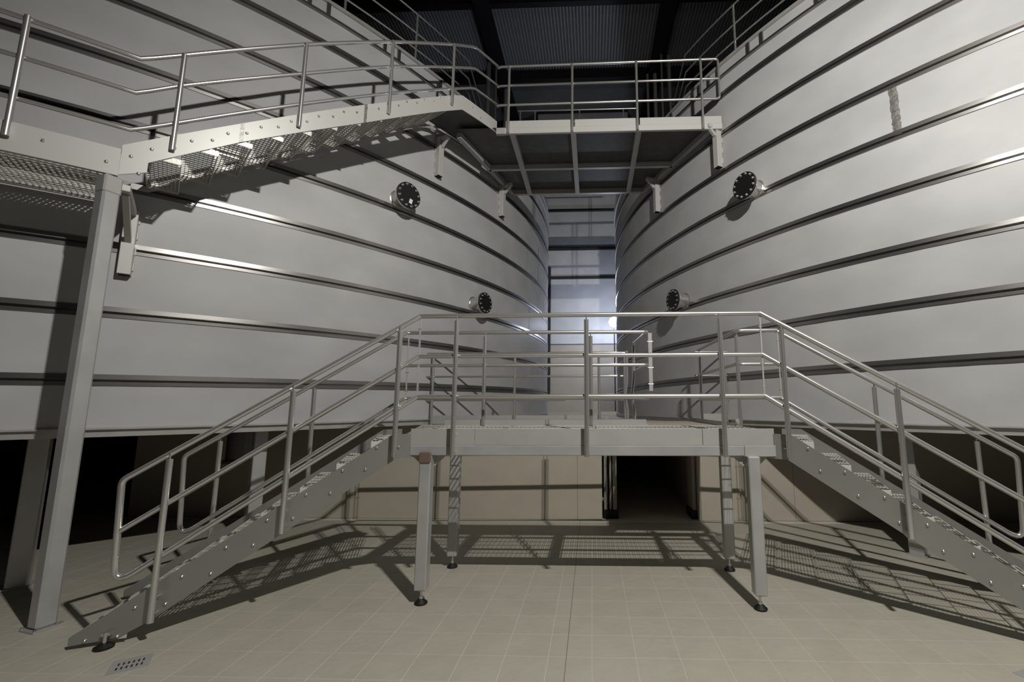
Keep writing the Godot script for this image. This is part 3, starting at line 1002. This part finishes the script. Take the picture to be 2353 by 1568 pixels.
func top_railing(c: Vector2, a0: float, a1: float, posts: Array, end: Vector3, label: String) -> void:
	var r := thing("guard_railing", label, "railing", cyl(c, RAD - 0.05, deg_to_rad(posts[0]), 7.18), "railings")
	for y in [7.42, 7.71, 8.06]:
		var pts := PackedVector3Array()
		var left := c.x < 0
		for i in 25:
			var a := deg_to_rad(lerpf(a0, a1, i / 24.0) if left else lerpf(a1, a0, i / 24.0))
			pts.append(cyl(c, RAD - 0.056, a, y))
		pts.insert(0, Vector3(end.x, y, end.z))
		var st := begin()
		tube(st, pts, 0.017, 10)
		part(st, M.tube, "rail", r)
	for p in posts:
		post(r, cyl(c, RAD - 0.056, deg_to_rad(p), 7.17), 8.06, 0.019, false)

# ------------------------------------------------------------------ curved stair and landing
func interp(xs: Array, ys: Array, x: float) -> float:
	for i in xs.size() - 1:
		if x >= xs[i] and x <= xs[i + 1]:
			return lerpf(ys[i], ys[i + 1], (x - xs[i]) / (xs[i + 1] - xs[i]))
	return ys[0] if x < xs[0] else ys[ys.size() - 1]

func curved_plate(st: SurfaceTool, r: float, th: float, a0: float, a1: float, n: int, lo: Callable, hi: Callable) -> void:
	for g in 4:
		st.set_smooth_group(g + 1)
		for i in n:
			var d0 := lerpf(a0, a1, float(i) / n)
			var d1 := lerpf(a0, a1, float(i + 1) / n)
			var t0 := deg_to_rad(d0)
			var t1 := deg_to_rad(d1)
			var dir := Vector3(cos((t0 + t1) * 0.5), 0, sin((t0 + t1) * 0.5))
			var l0: float = lo.call(d0)
			var l1: float = lo.call(d1)
			var h0: float = hi.call(d0)
			var h1: float = hi.call(d1)
			var ri := r - th
			if g == 0:
				quad(st, cyl(CL, r, t0, l0), cyl(CL, r, t1, l1), cyl(CL, r, t1, h1), cyl(CL, r, t0, h0), dir)
			elif g == 1:
				quad(st, cyl(CL, ri, t0, l0), cyl(CL, ri, t1, l1), cyl(CL, ri, t1, h1), cyl(CL, ri, t0, h0), -dir)
			elif g == 2:
				quad(st, cyl(CL, ri, t0, h0), cyl(CL, ri, t1, h1), cyl(CL, r, t1, h1), cyl(CL, r, t0, h0), Vector3.UP)
			else:
				quad(st, cyl(CL, ri, t0, l0), cyl(CL, ri, t1, l1), cyl(CL, r, t1, l1), cyl(CL, r, t0, l0), Vector3.DOWN)

func upper_stair() -> void:
	var ro := 11.58
	var ri := 10.76
	var t := thing("curved_stair", "curved steel stair with landing climbing round the left tank to the footbridge", "stair", cyl(CL, 11.2, deg_to_rad(45.0), 3.62))
	var ax := [26.6, 30.55, 31.5, 37.7, 43.5, 47.5]
	var top := func(d: float) -> float: return interp(ax, [6.32, 6.29, 6.17, 5.30, 4.475, 3.905], d)
	var low := func(d: float) -> float: return interp([26.6, 30.5, 32.9, 37.7, 43.5, 46.66], [6.12, 6.06, 5.74, 5.06, 4.27, 3.80], d)
	# outer stringer in welded lengths, the inner one in one
	for e in [[26.62, 30.5], [30.5, 37.68], [37.74, 43.48], [43.54, 46.65]]:
		var st := begin()
		curved_plate(st, ro, 0.012, e[0], e[1], 10, low, top)
		part(st, M.white, "stringer", t)
	var st2 := begin()
	curved_plate(st2, ro, 0.012, 46.65, 47.5, 3, func(d): return interp([46.65, 47.5], [3.71, 3.63], d), top)
	part(st2, M.white, "stringer", t)
	st2 = begin()
	curved_plate(st2, ri, 0.012, 26.6, 47.5, 30, func(d): return low.call(d) + 0.02, func(d): return low.call(d) + 0.08)
	part(st2, M.sheet, "stringer", t)
	for d in [37.71, 43.51]:
		st2 = begin()
		curved_plate(st2, ro + 0.003, 0.012, d - 0.08, d + 0.08, 2, low, top)
		part(st2, M.weld, "weld_seam", t)
	# landing
	st2 = begin()
	curved_plate(st2, ro, 0.012, 47.52, 70.0, 24, func(_d): return 3.62, func(_d): return 3.865)
	part(st2, M.white, "landing_fascia", t)
	st2 = begin()
	curved_plate(st2, ri, 0.012, 47.52, 70.0, 24, func(_d): return 3.625, func(_d): return 3.68)
	part(st2, M.sheet, "landing_fascia", t)
	st2 = begin()
	var a := 47.8
	while a < 66.0:
		var t0 := deg_to_rad(a)
		bar(st2, cyl(CL, ri, t0, 3.655), cyl(CL, ro - 0.012, t0, 3.655), 0.004, 0.03)
		a += 0.21
	var rr := ri + 0.06
	while rr < ro:
		arc(st2, CL, deg_to_rad(47.6), deg_to_rad(66.0), 30, [Vector2(rr - 0.004, 3.664), Vector2(rr + 0.004, 3.664), Vector2(rr + 0.004, 3.671), Vector2(rr - 0.004, 3.671)], func(_x): return 0.0, true)
		rr += 0.055
	var gr := part(st2, M.grate, "landing_grating", t)
	stuff(gr)
	for d in [47.7, 53.5, 59.5]:
		st2 = begin()
		bar(st2, cyl(CL, ri, deg_to_rad(d), 3.635), cyl(CL, ro - 0.012, deg_to_rad(d), 3.635), 0.04, 0.03, 0.003)
		part(st2, M.sheet, "joist", t)
	# top landing plate (triangular soffit towards the footbridge)
	st2 = begin()
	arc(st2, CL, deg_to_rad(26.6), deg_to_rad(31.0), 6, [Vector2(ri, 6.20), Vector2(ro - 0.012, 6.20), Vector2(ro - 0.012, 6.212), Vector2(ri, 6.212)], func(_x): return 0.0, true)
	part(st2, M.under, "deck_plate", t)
	# treads
	for i in 12:
		var d := 46.55 - 1.275 * i - 0.35
		var y := 3.915 + 0.1885 * i
		st2 = begin()
		var q0 := deg_to_rad(d - 0.62)
		var q1 := deg_to_rad(d + 0.68)
		for q in [q0, q1]:
			bar(st2, cyl(CL, ri, q, y - 0.02), cyl(CL, ro - 0.012, q, y - 0.02), 0.006, 0.04)
		for k in range(0, 9):
			var q := lerpf(q0, q1, k / 8.0)
			bar(st2, cyl(CL, ri, q, y - 0.013), cyl(CL, ro - 0.012, q, y - 0.013), 0.003, 0.026)
		for k in range(1, 16):
			var r2 := lerpf(ri, ro - 0.012, k / 16.0)
			bar(st2, cyl(CL, r2, q0, y - 0.004), cyl(CL, r2, q1, y - 0.004), 0.005, 0.008)
		for r2 in [ri + 0.004, ro - 0.018]:
			bar(st2, cyl(CL, r2, q0, y - 0.025), cyl(CL, r2, q1, y - 0.025), 0.005, 0.05)
		part(st2, M.grate, "tread", t)
		for q in [q0 + 0.005, q1 - 0.005]:
			var dir := Vector3(cos(q), 0, sin(q))
			bolt_at(t, cyl(CL, ro, q, y + (0.09 if q < (q0 + q1) * 0.5 else 0.02)), dir, 0.014)
	for e in [[47.2, 3.82], [46.9, 3.68], [47.9, 3.72], [49.7, 3.77], [52.0, 3.72], [29.5, 6.22], [28.6, 6.15]]:
		bolt_at(t, cyl(CL, ro, deg_to_rad(e[0]), e[1]), Vector3(cos(deg_to_rad(e[0])), 0, sin(deg_to_rad(e[0]))), 0.014)

	# railing
	var r := thing("guard_railing", "outer railing of the curved stair, bending level over the landing", "railing", cyl(CL, ro, deg_to_rad(45.0), 4.0), "railings")
	var rx := [26.7, 29.4, 31.6, 36.4, 41.2, 46.0, 47.3, 70.0]
	var hs := {"handrail": [7.325, 7.27, 6.985, 6.335, 5.65, 4.94, 4.755, 4.77], "mid_rail": [6.97, 6.90, 6.61, 5.98, 5.29, 4.62, 4.42, 4.42], "knee_rail": [6.615, 6.56, 6.26, 5.60, 4.92, 4.24, 4.062, 4.08]}
	for k in hs:
		var pts := PackedVector3Array()
		var dd := 26.7
		while dd < 66.0:
			pts.append(cyl(CL, ro, deg_to_rad(dd), interp(rx, hs[k], dd)))
			dd += 0.43 if dd < 49.0 else 1.5
		st2 = begin()
		tube(st2, pts, 0.021 if k == "handrail" else 0.019, 12)
		part(st2, M.tube, k, r)
	for e in [[50.6, 3.73, 4.77], [45.93, 3.97, 4.94], [41.15, 4.65, 5.65], [36.35, 5.32, 6.34], [31.6, 6.0, 6.98], [56.0, 3.73, 4.77]]:
		post(r, cyl(CL, ro + 0.03, deg_to_rad(e[0]), e[1]), e[2], 0.021, false)
		st2 = begin()
		var dir := Vector3(cos(deg_to_rad(e[0])), 0, sin(deg_to_rad(e[0])))
		box(st2, fr(Vector3(-dir.z, 0, dir.x), Vector3.UP, cyl(CL, ro + 0.012, deg_to_rad(e[0]), e[1] + 0.07)), Vector3(0.03, 0.08, 0.03), 0.003)
		part(st2, M.white, "post_clip", r)

	# the post under the landing corner
	var pp := cyl(CL, ro - 0.05, deg_to_rad(47.75), 0)
	var po := thing("landing_post", "tall square steel post standing under the corner of the stair landing", "post", Vector3(pp.x, 0, pp.z))
	var dirp := Vector3(cos(deg_to_rad(47.75)), 0, sin(deg_to_rad(47.75)))
	var bp := Basis(Vector3(-dirp.z, 0, dirp.x), Vector3.UP, dirp) 
	bp = Basis(Vector3.UP, -0.25)
	st2 = begin(); box(st2, Transform3D(bp, Vector3(pp.x, 1.74, pp.z)), Vector3(0.12, 3.46, 0.12), 0.016); part(st2, M.leg, "shaft", po)
	st2 = begin(); box(st2, Transform3D(bp, Vector3(pp.x, 3.53, pp.z)), Vector3(0.126, 0.16, 0.126), 0.012); part(st2, M.sheet, "head_sleeve", po)
	st2 = begin(); box(st2, Transform3D(bp, Vector3(pp.x, 0.006, pp.z)), Vector3(0.17, 0.012, 0.17), 0.002); part(st2, M.leg, "base_plate", po)
	for e in [[-0.073, 0.073], [0.073, 0.073], [0.073, -0.073], [-0.073, -0.073]]:
		bolt_at(po, Transform3D(bp, Vector3(pp.x, 0.012, pp.z)) * Vector3(e[0], 0, e[1]), Vector3.UP, 0.010)

# ------------------------------------------------------------------ plinth railings and the rest
func plinth_rails() -> void:
	var z := -6.92
	var r := thing("guard_railing", "railing on the plinth edge behind the low platform, left of the gangway", "railing", Vector3(-1.0, 1.36, z), "railings")
	var st := begin()
	tube(st, fillet([Vector3(0.52, 2.45, z), Vector3(-2.62, 2.45, z), Vector3(-2.62, 2.09, z), Vector3(-2.4, 2.09, z)], 0.06), 0.017); part(st, M.tube, "handrail", r)
	rail(r, "mid_rail", [Vector3(0.52, 2.09, z), Vector3(-2.5, 2.09, z)], 0.016, 0.0)
	rail(r, "knee_rail", [Vector3(-0.40, 1.73, z), Vector3(-2.62, 1.73, z), Vector3(-2.62, 2.09, z)], 0.016, 0.06)
	rail(r, "knee_rail", [Vector3(0.52, 1.73, z), Vector3(0.0, 1.73, z)], 0.016, 0.0)
	for x in [-2.45, -1.18, 0.11, 0.5]:
		post(r, Vector3(x, 1.36, z + 0.02), 2.44, 0.02, false)
	for e in [[-2.45, -1.2], [-1.16, -0.42], [-0.38, 0.1]]:
		st = begin(); bx(st, Vector3(e[0], 1.37, z - 0.01), Vector3(e[1], 1.50, z - 0.004), 0.001); part(st, M.sheet, "toe_board", r)
	r = thing("guard_railing", "short railing on the plinth edge right of the gangway", "railing", Vector3(1.9, 1.36, z), "railings")
	st = begin()
	tube(st, fillet([Vector3(1.58, 2.45, z), Vector3(2.25, 2.45, z), Vector3(2.25, 1.73, z), Vector3(1.62, 1.73, z)], 0.06), 0.017); part(st, M.tube, "handrail", r)
	rail(r, "mid_rail", [Vector3(1.56, 2.09, z), Vector3(2.25, 2.09, z)], 0.016, 0.0)
	for x in [1.65, 2.02]:
		post(r, Vector3(x, 1.36, z + 0.02), 2.44, 0.02, false)
	st = begin(); bx(st, Vector3(1.62, 1.37, z - 0.01), Vector3(2.27, 1.52, z - 0.004), 0.001); part(st, M.sheet, "toe_board", r)
	# second railing further back on the plinth, with its kerb
	r = thing("guard_railing", "low kerb railing further back between the tanks", "railing", Vector3(-0.3, 1.36, -9.4), "railings")
	st = begin(); bx(st, Vector3(-0.9, 1.44, -9.42), Vector3(0.50, 1.52, -9.36), 0.003); part(st, M.sheet, "kerb_channel", r)
	for x in [-0.42, 0.10, 0.30]:
		st = begin(); bx(st, Vector3(x - 0.04, 1.36, -9.42), Vector3(x + 0.04, 1.45, -9.36), 0.003); part(st, M.sheet, "kerb_bracket", r)

func small_things() -> void:
	# columns under the tanks
	var labs := ["steel column under the left tank, seen through the left stair's railing", "steel column under the left tank, just right of the landing post's foot", "steel column under the right tank, behind the right stair's near post"]
	var ps := [Vector3(-4.07, 0, -5.51), Vector3(-5.30, 0, -4.25), Vector3(3.60, 0, -5.41)]
	for i in 3:
		var p: Vector3 = ps[i]
		var t := thing("support_column", labs[i], "column", p, "columns under the tanks")
		var c := CL if i < 2 else CR
		var a := atan2(p.z - c.y, p.x - c.x)
		var bs := Basis(Vector3.UP, -a)
		var st := begin(); box(st, Transform3D(bs, p + Vector3(0, 0.68, 0)), Vector3(0.14, 1.34, 0.14), 0.008); part(st, M.leg, "shaft", t)
		st = begin(); box(st, Transform3D(bs, p + Vector3(0, 1.355, 0)), Vector3(0.18, 0.03, 0.18), 0.002); part(st, M.leg, "head_plate", t)
		st = begin(); box(st, Transform3D(bs, p + Vector3(0, 0.008, 0)), Vector3(0.18, 0.016, 0.18), 0.002); part(st, M.leg, "base_plate", t)
	# a thick dark outlet pipe under the left tank
	var o := thing("outlet_pipe", "thick dark pipe stub hanging under the left tank in the shadow", "pipe", Vector3(-4.75, 0.9, -6.1))
	var st2 := begin(); rod(st2, Vector3(-4.75, 0.92, -6.1), Vector3(-4.75, 1.393, -6.1), 0.17, 28); part(st2, M.pipe, "shaft", o)
	st2 = begin(); lathe(st2, Transform3D(Basis(), Vector3(-4.75, 0.9, -6.1)), [Vector2(0, 0), Vector2(0.22, 0), Vector2(0.22, 0.03), Vector2(0.17, 0.03)], 28); part(st2, M.pipe, "end_flange", o)
	# slotted floor drains
	drain(Vector3(-2.985, 0.0, -3.07), 0.62, "slotted steel floor drain at the foot of the left stair")
	drain(Vector3(2.72, 0.0, -3.10), 0.35, "slotted steel floor drain at the right edge of the picture")

func drain(at: Vector3, turn: float, label: String) -> void:
	var t := thing("floor_drain", label, "drain", at, "floor drains")
	var bs := Basis(Vector3.UP, turn)
	var st := begin(); box(st, Transform3D(bs, at + Vector3(0, 0.0, 0)), Vector3(0.20, 0.006, 0.20), 0.002); part(st, M.cover, "cover", t)
	for r in 2:
		for k in 6:
			st = begin()
			box(st, Transform3D(bs, at) * Transform3D(Basis(), Vector3(-0.06 + 0.024 * k, 0.0026, -0.03 + 0.06 * r)), Vector3(0.009, 0.002, 0.034))
			part(st, M.slot, "slot", t)
